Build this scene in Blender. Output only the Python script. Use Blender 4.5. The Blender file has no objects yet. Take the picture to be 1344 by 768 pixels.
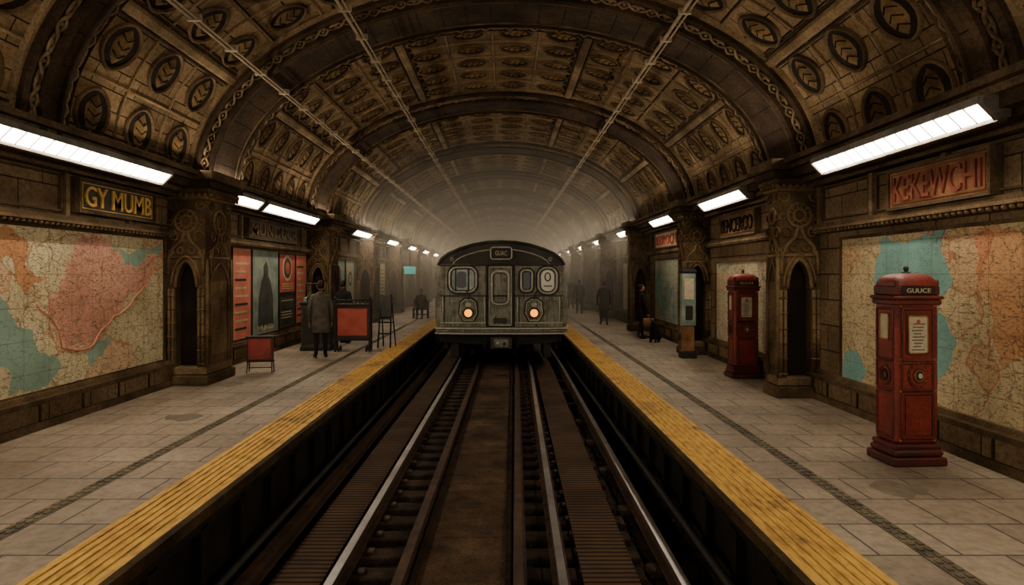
import bpy, math, random, bisect, bmesh
from mathutils import Vector
random.seed(7)
D=bpy.data; C=bpy.context
ZF=-1.55   # platform level
ZP=-2.15   # track bed level
XL=-4.7; XR=3.95

def lin(c):
    return tuple(((v/255)/12.92 if v/255<=0.04045 else (((v/255)+0.055)/1.055)**2.4) for v in c)+(1,)
class NT:
    def __init__(s,name):
        s.m=D.materials.new(name); s.m.use_nodes=True; s.t=s.m.node_tree; s.n=s.t.nodes; s.l=s.t.links
        s.b=s.n['Principled BSDF']; s.out=s.n['Material Output']
        g=s.n.new('ShaderNodeNewGeometry'); s.pos=g.outputs['Position']
    def N(s,t,**k):
        n=s.n.new(t)
        for a,v in k.items(): setattr(n,a,v)
        return n
    def L(s,a,b): s.l.new(a,b)
    def scaled(s,sc):
        m=s.N('ShaderNodeMapping'); m.inputs['Scale'].default_value=sc; s.L(s.pos,m.inputs['Vector']); return m.outputs[0]
    def noise(s,scale,detail=5,vec=None,rough=.55):
        n=s.N('ShaderNodeTexNoise'); n.inputs['Scale'].default_value=scale; n.inputs['Detail'].default_value=detail; n.inputs['Roughness'].default_value=rough
        s.L(vec or s.pos,n.inputs['Vector']); return n.outputs['Fac']
    def ramp(s,fac,stops,interp='LINEAR'):
        r=s.N('ShaderNodeValToRGB'); r.color_ramp.interpolation=interp
        e=r.color_ramp.elements
        while len(e)<len(stops): e.new(.5)
        for i,(p,c) in enumerate(stops):
            e[i].position=p; e[i].color=c if len(c)==4 else lin(c)
        s.L(fac,r.inputs[0]); return r.outputs[0]
    def mix(s,fac,a,b,mode='MIX'):
        m=s.N('ShaderNodeMix',data_type='RGBA',blend_type=mode)
        if isinstance(fac,(int,float)): m.inputs[0].default_value=fac
        else: s.L(fac,m.inputs[0])
        for i,v in ((6,a),(7,b)):
            if isinstance(v,tuple): m.inputs[i].default_value=v if len(v)==4 else lin(v)
            else: s.L(v,m.inputs[i])
        return m.outputs[2]
    def fin(s,col,rough=.8,metal=0,bump=None,bs=.3,bd=.02,emit=None,es=1):
        if isinstance(col,tuple): s.b.inputs['Base Color'].default_value=col if len(col)==4 else lin(col)
        else: s.L(col,s.b.inputs['Base Color'])
        s.b.inputs['Roughness'].default_value=rough; s.b.inputs['Metallic'].default_value=metal
        if rough>=.8: s.b.inputs['Specular IOR Level'].default_value=.15
        if bump is not None:
            b=s.N('ShaderNodeBump'); b.inputs['Strength'].default_value=bs; b.inputs['Distance'].default_value=bd
            s.L(bump,b.inputs['Height']); s.L(b.outputs[0],s.b.inputs['Normal'])
        if emit: 
            s.b.inputs['Emission Color'].default_value=lin(emit); s.b.inputs['Emission Strength'].default_value=es
        return s.m
W4=(1,1,1,1); K4=(0,0,0,1)
def stone(name,c1,c2,scale=3,rough=.85,bump=.5,grime=True,metal=0):
    t=NT(name); n=t.noise(scale,8); c=t.ramp(n,[(.3,c1),(.7,c2)])
    if grime:
        g=t.noise(scale*.35,5); g=t.ramp(g,[(.34,(.32,.29,.25,1)),(.6,W4)]); c=t.mix(1,c,g,'MULTIPLY')
        f=t.noise(scale*12,4,None,.7); f=t.ramp(f,[(.36,(.42,.39,.35,1)),(.56,W4)]); c=t.mix(.8,c,f,'MULTIPLY')
    return t.fin(c,rough,metal,t.noise(scale*8,6),bump,.012)
def brick(t,vec,c1,c2,mort,w,h,ms=.01,off=.5):
    b=t.N('ShaderNodeTexBrick'); b.offset=off
    for k,v in (('Color1',c1),('Color2',c2),('Mortar',mort)): b.inputs[k].default_value=lin(v)
    b.inputs['Scale'].default_value=1; b.inputs['Mortar Size'].default_value=ms; b.inputs['Brick Width'].default_value=w; b.inputs['Row Height'].default_value=h
    b.inputs['Mortar Smooth'].default_value=.3
    t.L(vec,b.inputs['Vector']); return b
def swz(t,order):
    s=t.N('ShaderNodeSeparateXYZ'); t.L(t.pos,s.inputs[0]); c=t.N('ShaderNodeCombineXYZ')
    for i,o in enumerate(order): t.L(s.outputs['XYZ'.index(o)],c.inputs[i])
    return c.outputs[0]

# ---- materials
M={}
M['rib']=stone('rib_dark_stone',(52,41,30),(82,65,48),2.5,.95)
M['orn']=stone('carved_stone',(98,82,61),(144,122,92),4)
M['orn2']=stone('carved_stone_dark',(70,58,43),(110,92,68),4)
def blockstone(name,c1,c2,mort,w,h,order,ms=.008):
    t=NT(name); b=brick(t,swz(t,order),c1,c2,mort,w,h,ms)
    g=t.ramp(t.noise(1.1,6),[(.3,(.38,.35,.3,1)),(.64,W4)]); c=t.mix(1,b.outputs['Color'],g,'MULTIPLY')
    f=t.ramp(t.noise(22,5,None,.7),[(.36,(.5,.46,.42,1)),(.58,W4)]); c=t.mix(.85,c,f,'MULTIPLY')
    inv=t.N('ShaderNodeInvert'); t.L(b.outputs['Fac'],inv.inputs['Color'])
    return t.fin(c,.9,0,inv.outputs[0],.5,.01)
M['wallst']=blockstone('wall_stone',(140,121,94),(120,103,79),(44,37,29),.62,.31,'YZX')
M['vault']=blockstone('vault_stone',(148,124,91),(124,104,76),(44,36,27),.36,.2,'YZX')
M['med_ring']=stone('medallion_ring',(88,70,49),(124,101,71),5)
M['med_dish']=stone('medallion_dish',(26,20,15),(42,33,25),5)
M['leaf']=stone('medallion_leaf',(104,82,50),(140,113,72),6)
M['bar']=stone('coffer_moulding',(118,98,72),(156,133,99),3)
t=NT('platform_tiles'); b=brick(t,swz(t,'XYZ'),(156,144,127),(138,126,110),(68,60,51),.46,.42,.009)
g=t.ramp(t.noise(.7,6),[(.32,(.5,.46,.42,1)),(.62,W4)]); c=t.mix(1,b.outputs['Color'],g,'MULTIPLY')
f=t.ramp(t.noise(15,6,None,.7),[(.34,(.6,.57,.53,1)),(.58,W4)]); c=t.mix(.9,c,f,'MULTIPLY')
inv=t.N('ShaderNodeInvert'); t.L(b.outputs['Fac'],inv.inputs['Color'])
M['tile']=t.fin(c,.65,0,inv.outputs[0],.4,.004)
t=NT('yellow_safety_strip'); g=t.ramp(t.noise(2.2,7,rough=.7),[(.32,(112,86,44)),(.45,(194,150,58)),(.72,(214,172,72))])
w=t.noise(30,3,t.scaled((1,.25,1))); c=t.mix(.65,g,t.ramp(w,[(.38,(.45,.41,.36,1)),(.55,W4)]),'MULTIPLY')
M['yellow']=t.fin(c,.7,0,t.noise(40,2),.3,.005)
M['tact']=stone('tactile_strip',(84,77,60),(122,112,88),20,.7)
M['stain']=stone('floor_stain',(96,88,78),(122,112,99),6,.8,.5,False)
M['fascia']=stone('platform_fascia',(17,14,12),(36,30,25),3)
M['lip']=stone('platform_edge_lip',(44,35,23),(82,64,38),6)
M['ballast']=stone('track_bed_dirt',(22,17,13),(54,44,34),8,.95,1)
M['tie']=stone('wood_tie',(38,30,24),(70,57,45),9,.9)
M['dirtc']=stone('center_dirt',(56,43,32),(98,79,60),4,.95,1)
M['gravel']=stone('gravel',(44,38,32),(78,68,57),20,.9)
t=NT('grooved_board'); wv=t.N('ShaderNodeTexWave',wave_type='BANDS',bands_direction='Y'); wv.inputs['Scale'].default_value=5; wv.inputs['Distortion'].default_value=.6
t.L(t.pos,wv.inputs['Vector']); c=t.ramp(wv.outputs['Fac'],[(.2,(34,27,21)),(.6,(84,65,48))]); c=t.mix(1,c,t.ramp(t.noise(2,6),[(.3,(.4,.37,.34,1)),(.65,W4)]),'MULTIPLY')
M['board']=t.fin(c,.85,0,wv.outputs['Fac'],.5,.01)
t=NT('polished_rail'); M['rail']=t.fin(t.ramp(t.noise(3,4),[(.3,(170,172,176)),(.7,(222,224,228))]),.34,.9)
M['rust']=stone('rusty_steel',(50,35,25),(90,65,46),9,.7,.4,True,.2)
M['dark']=stone('dark_iron',(20,19,18),(38,35,32),8,.7,.3,False,.2)
M['pipe']=stone('conduit_pipe',(120,105,83),(164,146,118),6,.6,.3,False)
M['cornice']=stone('cornice_stone',(76,63,48),(116,98,74),3)
t=NT('fluorescent_diffuser'); M['lamp']=t.fin((255,246,230),.5,emit=(255,231,200),es=46)
M['housing']=stone('lamp_housing',(90,86,78),(128,122,112),8,.5,.2)
t=NT('train_steel'); c=t.ramp(t.noise(5,7),[(.3,(112,114,102)),(.7,(152,153,138))]); st=t.noise(4,6,t.scaled((6,1,.5)))
c=t.mix(.85,c,t.ramp(st,[(.36,(.36,.33,.28,1)),(.6,W4)]),'MULTIPLY')
zz=t.noise(9,6,None,.7); c=t.mix(.75,c,t.ramp(zz,[(.38,(.5,.45,.38,1)),(.55,W4)]),'MULTIPLY'); M['train']=t.fin(c,.55,.1,t.noise(12,4),.3,.006)
M['roof']=stone('train_roof',(42,41,36),(68,66,58),4,.6,.3,True,.2)
M['trim']=stone('train_trim',(146,145,130),(184,181,164),10,.5,.2,False,.2)
t=NT('train_glass'); M['glass']=t.fin(t.ramp(t.noise(3,3),[(.35,(112,126,122)),(.65,(170,180,172))]),.15,.0)
M['dglass']=NT('dark_glass').fin((34,38,37),.12)
M['white']=NT('white_sign').fin((226,227,216),.5)
M['amber']=NT('amber_headlamp').fin((255,140,30),.3,emit=(255,150,20),es=2.4)
M['red']=stone('red_paint',(124,40,30),(162,58,44),4,.5,.3)
M['redd']=stone('red_paint_dark',(76,27,21),(112,40,31),5,.55,.3)
M['notice']=stone('printed_notice',(160,150,126),(196,186,160),14,.6,.1,False)
M['ink']=NT('ink').fin((30,26,22),.7)
M['brass']=stone('brass',(130,100,52),(176,140,78),10,.4,.2,False,.6)
M['gold']=stone('gold_lettering',(170,132,52),(212,172,80),10,.5,.2,False)
M['signbg']=stone('sign_board_dark',(30,27,20),(50,45,32),6,.6,.2)
M['signbr']=stone('sign_board_brown',(134,98,68),(166,126,90),6,.8,.3)
M['signtx']=stone('sign_letter_brown',(96,38,24),(130,58,38),10,.7,.2,False)
M['pink']=stone('poster_salmon',(176,96,78),(204,124,102),4,.7,.1,False)
M['pred']=stone('poster_red',(148,62,48),(180,86,68),4,.7,.1,False)
M['pteal']=stone('poster_teal',(84,106,104),(140,154,138),3,.7,.1,False)
M['pdark']=stone('poster_dark',(36,40,40),(66,68,62),5,.7,.1,False)
M['pcream']=stone('poster_cream',(156,144,114),(190,177,144),4,.7,.1,False)
M['coat']=stone('dark_coat',(20,20,21),(38,36,35),10,.9,.2,False)
M['coatg']=stone('grey_coat',(62,58,52),(92,86,76),10,.9,.2,False)
M['trou']=stone('trousers',(26,25,26),(40,38,38),10,.9,.2,False)
M['skin']=NT('skin').fin((140,104,84),.6)
M['hair']=NT('hair').fin((36,26,20),.8)
M['cyan']=NT('teal_sign').fin((60,160,150),.5,emit=(60,160,150),es=.6)

def mapmat(name,seed,land,land2,pinkc,sea,thr,sc=.75):
    t=NT(name); mp=t.N('ShaderNodeMapping'); mp.inputs['Location'].default_value=(seed,seed*1.7,seed*.6); t.L(t.pos,mp.inputs['Vector']); v=mp.outputs[0]
    n=t.noise(sc,9,v,.6)
    nz=t.N('ShaderNodeTexNoise'); nz.inputs['Scale'].default_value=2.2; nz.inputs['Detail'].default_value=6; t.L(v,nz.inputs['Vector'])
    wv=t.N('ShaderNodeVectorMath',operation='MULTIPLY_ADD'); t.L(nz.outputs['Color'],wv.inputs[0]); wv.inputs[1].default_value=(.45,.45,.45); t.L(v,wv.inputs[2]); w=wv.outputs[0]
    vo=t.N('ShaderNodeTexVoronoi'); vo.inputs['Scale'].default_value=1.5; t.L(w,vo.inputs['Vector'])
    sp=t.N('ShaderNodeSeparateColor'); t.L(vo.outputs['Color'],sp.inputs[0])
    lc=t.ramp(sp.outputs[0],[(0,land),(.4,land2),(.62,land),(.8,pinkc)],'CONSTANT')
    lc=t.mix(.45,lc,land)
    def vein(s_,a,bb,col,lc,st=.7):
        e=t.N('ShaderNodeTexVoronoi',feature='DISTANCE_TO_EDGE'); e.inputs['Scale'].default_value=s_; t.L(w,e.inputs['Vector'])
        return t.mix(t.ramp(e.outputs['Distance'],[(a,(st,st,st,1)),(bb,K4)]),lc,col)
    lc=vein(1.5,.005,.015,(170,96,70),lc); lc=vein(6,.008,.03,(98,84,62),lc,.65); lc=vein(15,.01,.06,(112,98,74),lc,.5)
    lab=t.noise(55,2,t.scaled((1,.45,1.6))); lab2=t.noise(28,3,t.scaled((1,.35,1.7)))
    lc=t.mix(t.ramp(lab,[(.58,K4),(.66,(.75,.75,.75,1))]),lc,(60,48,38)); lc=t.mix(t.ramp(lab2,[(.63,K4),(.67,(.65,.65,.65,1))]),lc,(66,52,40))
    s2=t.mix(t.ramp(t.noise(3,4,v),[(.4,K4),(.6,(.5,.5,.5,1))]),sea,tuple(min(255,int(x*1.15)) for x in sea))
    s2=t.mix(t.ramp(lab,[(.61,K4),(.68,(.55,.55,.55,1))]),s2,(60,66,58)); s2=vein(5,.004,.018,(96,104,88),s2,.5)
    msk=t.ramp(n,[(thr,W4),(thr+.006,K4)]); c=t.mix(msk,lc,s2)
    cst=t.ramp(n,[(thr-.006,K4),(thr+.002,(.8,.8,.8,1)),(thr+.012,K4)]); c=t.mix(cst,c,(84,74,60))
    gb=brick(t,swz(t,'YZX'),(255,255,255),(255,255,255),(120,110,90),.33,.33,.004,0); c=t.mix(.5,c,gb.outputs['Color'],'MULTIPLY')
    c=t.mix(.7,c,t.ramp(t.noise(1.3,6),[(.3,(.6,.54,.44,1)),(.6,W4)]),'MULTIPLY')
    return t.fin(c,.7)
LB=(204,194,158);LB2=(220,210,172);PK=(212,164,134);SEA=(126,158,144)
M['map1']=mapmat('wall_map_a',3.1,LB,LB2,PK,SEA,.36)
M['map1p']=mapmat('wall_map_pink',3.1,(208,156,136),(216,168,148),(198,140,120),(190,128,110),.1)
M['map1s']=mapmat('wall_map_sea',3.1,SEA,SEA,SEA,SEA,.9)
SE2=(114,162,158); L2=(196,180,142)
M['map2']=mapmat('wall_map_b',9.4,L2,(208,192,152),(202,160,118),SE2,.33)
M['map2s']=mapmat('wall_map_b_sea',9.4,SE2,SE2,SE2,SE2,.9)
M['map2o']=mapmat('wall_map_b_orange',9.4,(198,142,98),(206,164,116),(198,126,90),LB,.3)
M['map3']=mapmat('wall_map_c',21.4,(196,188,160),(210,202,170),(200,180,150),(150,160,140),.38)
M['map4']=mapmat('wall_map_d',33.4,(154,170,156),(176,182,158),(164,160,136),(108,150,146),.45)

# ---- mesh builder
class B:
    def __init__(s,fn=None): s.v=[];s.f=[];s.m=[];s.sm=[];s.mats=[];s.fn=fn
    def mi(s,k):
        m=M[k] if isinstance(k,str) else k
        if m not in s.mats: s.mats.append(m)
        return s.mats.index(m)
    def add(s,vs,fs,k,smooth=False,fn=None):
        o=len(s.v); fn=fn or s.fn
        s.v+= [tuple(fn(*p)) if fn else tuple(p) for p in vs]; i=s.mi(k)
        for f in fs: s.f.append(tuple(a+o for a in f)); s.m.append(i); s.sm.append(smooth)
    def box(s,x0,x1,y0,y1,z0,z1,k,tx=0,fn=None):
        v=[(x0,y0,z0),(x1,y0,z0),(x1,y1,z0),(x0,y1,z0),(x0+tx,y0+tx,z1),(x1-tx,y0+tx,z1),(x1-tx,y1-tx,z1),(x0+tx,y1-tx,z1)]
        s.add(v,[(3,2,1,0),(4,5,6,7),(0,1,5,4),(1,2,6,5),(2,3,7,6),(3,0,4,7)],k,False,fn)
    def bbox(s,x0,x1,y0,y1,z0,z1,k,b=.01,fn=None):
        vs=[]
        def ring(x0,x1,y0,y1,z,c): return [(x0+c,y0,z),(x1-c,y0,z),(x1,y0+c,z),(x1,y1-c,z),(x1-c,y1,z),(x0+c,y1,z),(x0,y1-c,z),(x0,y0+c,z)]
        vs+=ring(x0+b,x1-b,y0+b,y1-b,z0,b)+ring(x0,x1,y0,y1,z0+b,b)+ring(x0,x1,y0,y1,z1-b,b)+ring(x0+b,x1-b,y0+b,y1-b,z1,b)
        fs=[tuple(range(7,-1,-1)),tuple(range(24,32))]
        for r in range(3):
            for i in range(8): j=(i+1)%8; fs.append((r*8+i,r*8+j,r*8+8+j,r*8+8+i))
        s.add(vs,fs,k,False,fn)
    def tube(s,path,r,k,n=8,closed=False,fn=None,smooth=True,caps=True):
        P=[Vector(p) for p in path]; N=len(P); rs=r if isinstance(r,(list,tuple)) else [r]*N
        vs=[];fs=[];up=None
        for i in range(N):
            if closed: tg=(P[(i+1)%N]-P[i-1])
            else: tg=P[min(i+1,N-1)]-P[max(i-1,0)]
            tg.normalize()
            if up is None: 
                up=Vector((0,0,1)) if abs(tg.z)<.9 else Vector((1,0,0))
            a=(up-tg*up.dot(tg)); 
            if a.length<1e-5: a=tg.orthogonal()
            a.normalize(); b=tg.cross(a); up=a
            for j in range(n):
                t=2*math.pi*j/n; vs.append(P[i]+(a*math.cos(t)+b*math.sin(t))*rs[i])
        R=N if closed else N-1
        for i in range(R):
            for j in range(n):
                q=(j+1)%n; i2=(i+1)%N; fs.append((i*n+j,i*n+q,i2*n+q,i2*n+j))
        if not closed and caps: fs.append(tuple(range(n-1,-1,-1))); fs.append(tuple((N-1)*n+j for j in range(n)))
        s.add(vs,fs,k,smooth,fn)
    def cyl(s,p0,p1,r0,k,r1=None,n=16,fn=None,smooth=False): s.tube([p0,p1],[r0,r0 if r1 is None else r1],k,n,fn=fn,smooth=smooth)
    def ell(s,c,r,k,n=14,m=8,fn=None):
        vs=[];fs=[]
        for i in range(m+1):
            a=math.pi*i/m
            for j in range(n):
                b=2*math.pi*j/n; vs.append((c[0]+r[0]*math.sin(a)*math.cos(b),c[1]+r[1]*math.sin(a)*math.sin(b),c[2]+r[2]*math.cos(a)))
        for i in range(m):
            for j in range(n): fs.append((i*n+j,(i+1)*n+j,(i+1)*n+(j+1)%n,i*n+(j+1)%n))
        s.add(vs,fs,k,True,fn)
    def lathe(s,c,prof,k,n=20,fn=None,smooth=True,sx=1,sy=1):
        vs=[];fs=[]
        for (r,z) in prof:
            for j in range(n): a=2*math.pi*j/n; vs.append((c[0]+sx*r*math.cos(a),c[1]+sy*r*math.sin(a),c[2]+z))
        for i in range(len(prof)-1):
            for j in range(n): fs.append((i*n+j,i*n+(j+1)%n,(i+1)*n+(j+1)%n,(i+1)*n+j))
        s.add(vs,fs,k,smooth,fn)
    def prism(s,poly,mp,d0,d1,k,fn=None):
        n=len(poly); vs=[mp(a,b,d0) for a,b in poly]+[mp(a,b,d1) for a,b in poly]
        fs=[tuple(range(n)),tuple(range(2*n-1,n-1,-1))]+[(i,(i+1)%n,n+(i+1)%n,n+i) for i in range(n)]
        s.add(vs,fs,k,False,fn)
    def text(s,txt,mp,u0,u1,w0,w1,k,ext=.01):
        cu=D.curves.new('t','FONT'); cu.body=txt; cu.extrude=.5; cu.resolution_u=3; cu.offset=.006
        ob=D.objects.new('t',cu); C.scene.collection.objects.link(ob); dg=C.evaluated_depsgraph_get(); dg.update()
        me=ob.evaluated_get(dg).to_mesh(); xs=[v.co.x for v in me.vertices]; ys=[v.co.y for v in me.vertices]
        ax,bx,ay,by=min(xs),max(xs),min(ys),max(ys)
        vs=[mp(u0+(v.co.x-ax)/(bx-ax)*(u1-u0),w0+(v.co.y-ay)/(by-ay)*(w1-w0),(v.co.z+.5)*ext) for v in me.vertices]
        fs=[tuple(p.vertices) for p in me.polygons]; s.add(vs,fs,k)
        ob.evaluated_get(dg).to_mesh_clear(); D.objects.remove(ob); D.curves.remove(cu)
    def mesh(s,name):
        me=D.meshes.new(name); me.from_pydata(s.v,[],s.f)
        for m in s.mats: me.materials.append(m)
        me.polygons.foreach_set('material_index',s.m); me.polygons.foreach_set('use_smooth',s.sm); me.update()
        bm=bmesh.new(); bm.from_mesh(me); bmesh.ops.recalc_face_normals(bm,faces=bm.faces[:]); bm.to_mesh(me); bm.free()
        return me
    def obj(s,name,parent=None,loc=(0,0,0),rotz=0):
        return place(s.mesh(name),name,parent,loc,rotz)
def place(me,name,parent=None,loc=(0,0,0),rotz=0):
    o=D.objects.new(name,me); C.scene.collection.objects.link(o); o.location=loc; o.rotation_euler[2]=rotz
    if parent: o.parent=parent
    return o
def empty(name,loc=(0,0,0)):
    o=D.objects.new(name,None); C.scene.collection.objects.link(o); o.location=loc; o.empty_display_size=.2; return o

# =============== VAULT ===============
CX,CZ,AA,BB=-.2,1.32,4.22,2.63
N=600; tab=[0]; pts=[(CX-AA*math.cos(math.pi*i/N),CZ+BB*math.sin(math.pi*i/N)) for i in range(N+1)]
for i in range(N): tab.append(tab[-1]+math.dist(pts[i],pts[i+1]))
LEN=tab[-1]
def vw(s,y,h):
    s=min(max(s,0),LEN); i=min(max(bisect.bisect(tab,s)-1,0),N-1); f=(s-tab[i])/(tab[i+1]-tab[i]); th=math.pi*(i+f)/N
    x=CX-AA*math.cos(th); z=CZ+BB*math.sin(th)
    nx,nz=math.cos(th)/AA,-math.sin(th)/BB; l=math.hypot(nx,nz)
    x+=nx/l*h; z+=nz/l*h
    return (x,y-(.1*x),z)
def vbar_s(b,prof,k,n=72,s0=0,s1=None):
    s1=LEN if s1 is None else s1
    m=len(prof); vs=[];fs=[]
    for i in range(n+1):
        s=s0+(s1-s0)*i/n
        for (y,h) in prof: vs.append((s,y,h))
    for i in range(n):
        for j in range(m-1): fs.append((i*m+j,i*m+j+1,(i+1)*m+j+1,(i+1)*m+j))
    b.add(vs,fs,k,False,vw)
def vbar_y(b,s,w,y0,y1,h,k):
    prof=[(-w/2,0),(-w/2*.8,h*.6),(-w*.25,h),(w*.25,h),(w/2*.8,h*.6),(w/2,0)]
    vs=[];fs=[]
    for y in (y0,y1):
        for (ds,hh) in prof: vs.append((s+ds,y,hh))
    for j in range(5): fs.append((j,j+1,6+j+1,6+j))
    b.add(vs,fs,k,False,vw)
def medallion(b,s,y,rs,ry,n=18):
    vs=[];fs=[]
    rings=[(1.0,.0),(.98,.03),(.91,.038),(.85,.012)]
    def P(q,a): return (s+rs*q*math.cos(a),y+ry*q*math.sin(a)*(abs(math.sin(a))**.25),)
    for (q,h) in rings:
        for j in range(n):
            a=2*math.pi*j/n; p=P(q,a); vs.append((p[0],p[1],h))
    for i in range(3):
        for j in range(n): fs.append((i*n+j,i*n+(j+1)%n,(i+1)*n+(j+1)%n,(i+1)*n+j))
    b.add(vs,fs,'med_ring',True,vw)
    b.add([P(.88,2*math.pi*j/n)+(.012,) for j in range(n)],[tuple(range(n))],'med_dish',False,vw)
    k=6; L=[];R=[];Cn=[]
    for i in range(k+1):
        u=-1+2*i/k; wd=(1-u*u)*.52
        L.append((s+rs*.72*u,y-ry*wd,.016)); R.append((s+rs*.72*u,y+ry*wd,.016)); Cn.append((s+rs*.72*u,y,.016+.03*(1-u*u)))
    vs=L+Cn+R; fs=[]
    for i in range(k):
        fs.append((i,i+1,k+1+i+1,k+1+i)); fs.append((k+1+i,k+2+i,2*(k+1)+i+1,2*(k+1)+i))
    b.add(vs,fs,'leaf',False,vw)
    for u in (-.45,-.1,.25):
        for sg in (-1,1):
            b.tube([(s+rs*u,y,.045),(s+rs*(u+.2),y+sg*ry*.36,.028)],.008,'med_dish',4,fn=vw)
ROWS=14
def bay(y0,y1,sp=.8):
    b=B(); cols=max(1,round((y1-y0)/sp)); dy=(y1-y0)/cols; ds=LEN/ROWS
    for r in range(ROWS+1):
        if r in (0,2,5,9,12,14):
            s=min(max(r*ds,.12),LEN-.12); vbar_y(b,s,.15,y0,y1,.06,'bar'); vbar_y(b,s-.1,.03,y0,y1,.03,'rib'); vbar_y(b,s+.1,.03,y0,y1,.03,'rib')
        else: vbar_y(b,r*ds,.035,y0,y1,.02,'bar')
    for c in range(cols+1):
        y=y0+dy*c; w=.035 if 0<c<cols else .12; h=.02 if 0<c<cols else .045
        vbar_s(b,[(y-w/2,0),(y-w*.3,h),(y+w*.3,h),(y+w/2,0)],'bar',60)
    for r in range(ROWS):
        for c in range(cols):
            medallion(b,(r+.5)*ds,y0+dy*(c+.5),ds*.38,dy*.33)
    return b
def rib(y0,y1):
    b=B(); w=y1-y0; e=.26 if w>1 else .16
    vbar_s(b,[(y0,0),(y0,.10),(y0+.04,.13),(y0+.07,.10),(y0+e,.10),(y0+e,.17),(y0+e+.06,.19),(y0+e+.06,.15),
        (y1-e-.06,.15),(y1-e-.06,.19),(y1-e,.17),(y1-e,.10),(y1-.07,.10),(y1-.04,.13),(y1,.10),(y1,0)],'rib',90)
    bands=[(y0+.07+(e-.07)/2,(e-.07)/2*.85,.115),(y1-.07-(e-.07)/2,(e-.07)/2*.85,.115)]
    for yc,hw,hh in bands:
        nn=56
        for ph in (0,1):
            path=[]
            for i in range(nn*4+1):
                s=LEN*i/(nn*4); path.append(vw(s,yc+hw*math.sin(i*math.pi/4+ph*math.pi),hh+.012*math.cos(i*math.pi/2+ph*math.pi)))
            b.tube(path,.02,'orn',4)
        for i in range(nn): b.ell((0,0,0),(.03,.03,.02),'orn',6,4,fn=lambda X,Y,Z,i=i:vw(LEN*(i+.5)/nn+X,yc+Y,hh-.005+Z))
    for i in range(1,30):
        s=LEN*i/30; ya=y0+e+.07; yb=y1-e-.07
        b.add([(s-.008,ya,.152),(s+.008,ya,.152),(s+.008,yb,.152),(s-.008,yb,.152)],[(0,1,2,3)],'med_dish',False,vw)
    if w>1:
        yc=(y0+y1)/2
        for sg in (-1,1): vbar_s(b,[(yc+sg*.36-.02,.15),(yc+sg*.36-.01,.165),(yc+sg*.36+.01,.165),(yc+sg*.36+.02,.15)],'orn2',80)
    return b
ceil=empty('ceiling')
b=B()
vs=[];fs=[];ys=[-3,0,3,6,9,12,16,20,25,30,36,42,50,58,66]
for y in ys:
    for i in range(91): vs.append((LEN*i/90,y,0))
for a in range(len(ys)-1):
    for i in range(90): fs.append((a*91+i,a*91+i+1,(a+1)*91+i+1,(a+1)*91+i))
b.add(vs,fs,'vault',True,vw); b.obj('vault_shell',ceil)
rib(5.0,5.6).obj('rib_0',ceil)
bay(1.8,5.0).obj('coffers_0',ceil)
bay(5.6,8.1,.8).obj('coffers_1',ceil)
rm=rib(8.1,9.6).mesh('rib'); bm_=bay(9.6,13.0,.7).mesh('coffers')
for k in range(11):
    place(rm,'rib_%d'%(k+1),ceil,(0,4.9*k,0)); place(bm_,'coffers_%d'%(k+2),ceil,(0,4.9*k,0))

# =============== PLATFORMS ===============
EL=-1.97; ER=1.5
def platform(name,side):
    b=B(); e=EL if side<0 else ER; w=XL-.1 if side<0 else XR+.1
    def X(u): return e+side*u
    def bx(u0,u1,y0,y1,z0,z1,k):
        a,c=sorted((X(u0),X(u1))); b.box(a,c,y0,y1,z0,z1,k)
    tot=abs(w-e)
    bx(.46,tot,-3,66,ZF-.25,ZF,'tile')
    bx(.05,.46,-3,66,ZF-.04,ZF+.008,'yellow'); bx(0,.05,-3,66,ZF-.07,ZF+.004,'lip')
    for i in range(6): bx(.115+i*.057,.14+i*.057,-3,40,ZF+.006,ZF+.016,'yellow')
    t0=.96 if side<0 else .8
    bx(t0,t0+.11,-3,60,ZF,ZF+.004,'tact')
    for i in range(220):
        for j in range(2):
            bx(t0+.015+j*.05,t0+.045+j*.05,2.2+i*.075,2.24+i*.075,ZF+.002,ZF+.01,'tact')
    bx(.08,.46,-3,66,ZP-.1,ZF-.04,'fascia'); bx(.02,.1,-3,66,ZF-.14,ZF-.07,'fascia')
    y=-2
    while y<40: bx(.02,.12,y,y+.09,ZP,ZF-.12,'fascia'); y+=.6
    pt=[(1.5,6.6),(1.9,8.6)] if side<0 else [(1.35,4.4),(1.7,9.8)]
    for (u,y) in pt:
        pl=[(u+.2*math.cos(a*.5)*(1+.15*math.sin(a*1.7)),y+.16*math.sin(a*.5)*(1+.3*math.sin(a*2.3))) for a in range(12)]
        b.prism([(X(p),q) for p,q in pl],lambda a,c,d:(a,c,d),ZF,ZF+.002,'stain')
    b.obj(name)
platform('floor_platform_left',-1); platform('floor_platform_right',1)

# =============== TRACK ===============
b=B(); b.box(EL-.2,ER+.2,-3,66,ZP-.15,ZP,'ballast'); b.obj('floor')
tr=empty('railway_track')
b=B()
def strip(xa,xb,z0,z1,k,w,y1=31):
    sl=(xb-xa)/8.9
    pts_=[(xa-sl*6.9,-3),(xb,12.8),(xb,y1)]
    vs=[];
    for (x,y) in pts_: vs+=[(x-w,y,z0),(x+w,y,z0),(x+w,y,z1),(x-w,y,z1)]
    fs=[(3,2,1,0),(8,9,10,11)]
    for i in range(2):
        for j in range(4): q=(j+1)%4; fs.append((i*4+j,i*4+q,i*4+4+q,i*4+4+j))
    b.add(vs,fs,k)
def railp(xa,xb,k):
    strip(xa,xb,ZP+.05,ZP+.07,'rust',.06); strip(xa,xb,ZP+.07,ZP+.125,'rust',.014); strip(xa,xb,ZP+.125,ZP+.15,'rust',.034)
    if k!='rust': strip(xa,xb,ZP+.15,ZP+.153,k,.028)
y=-2; 
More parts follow.
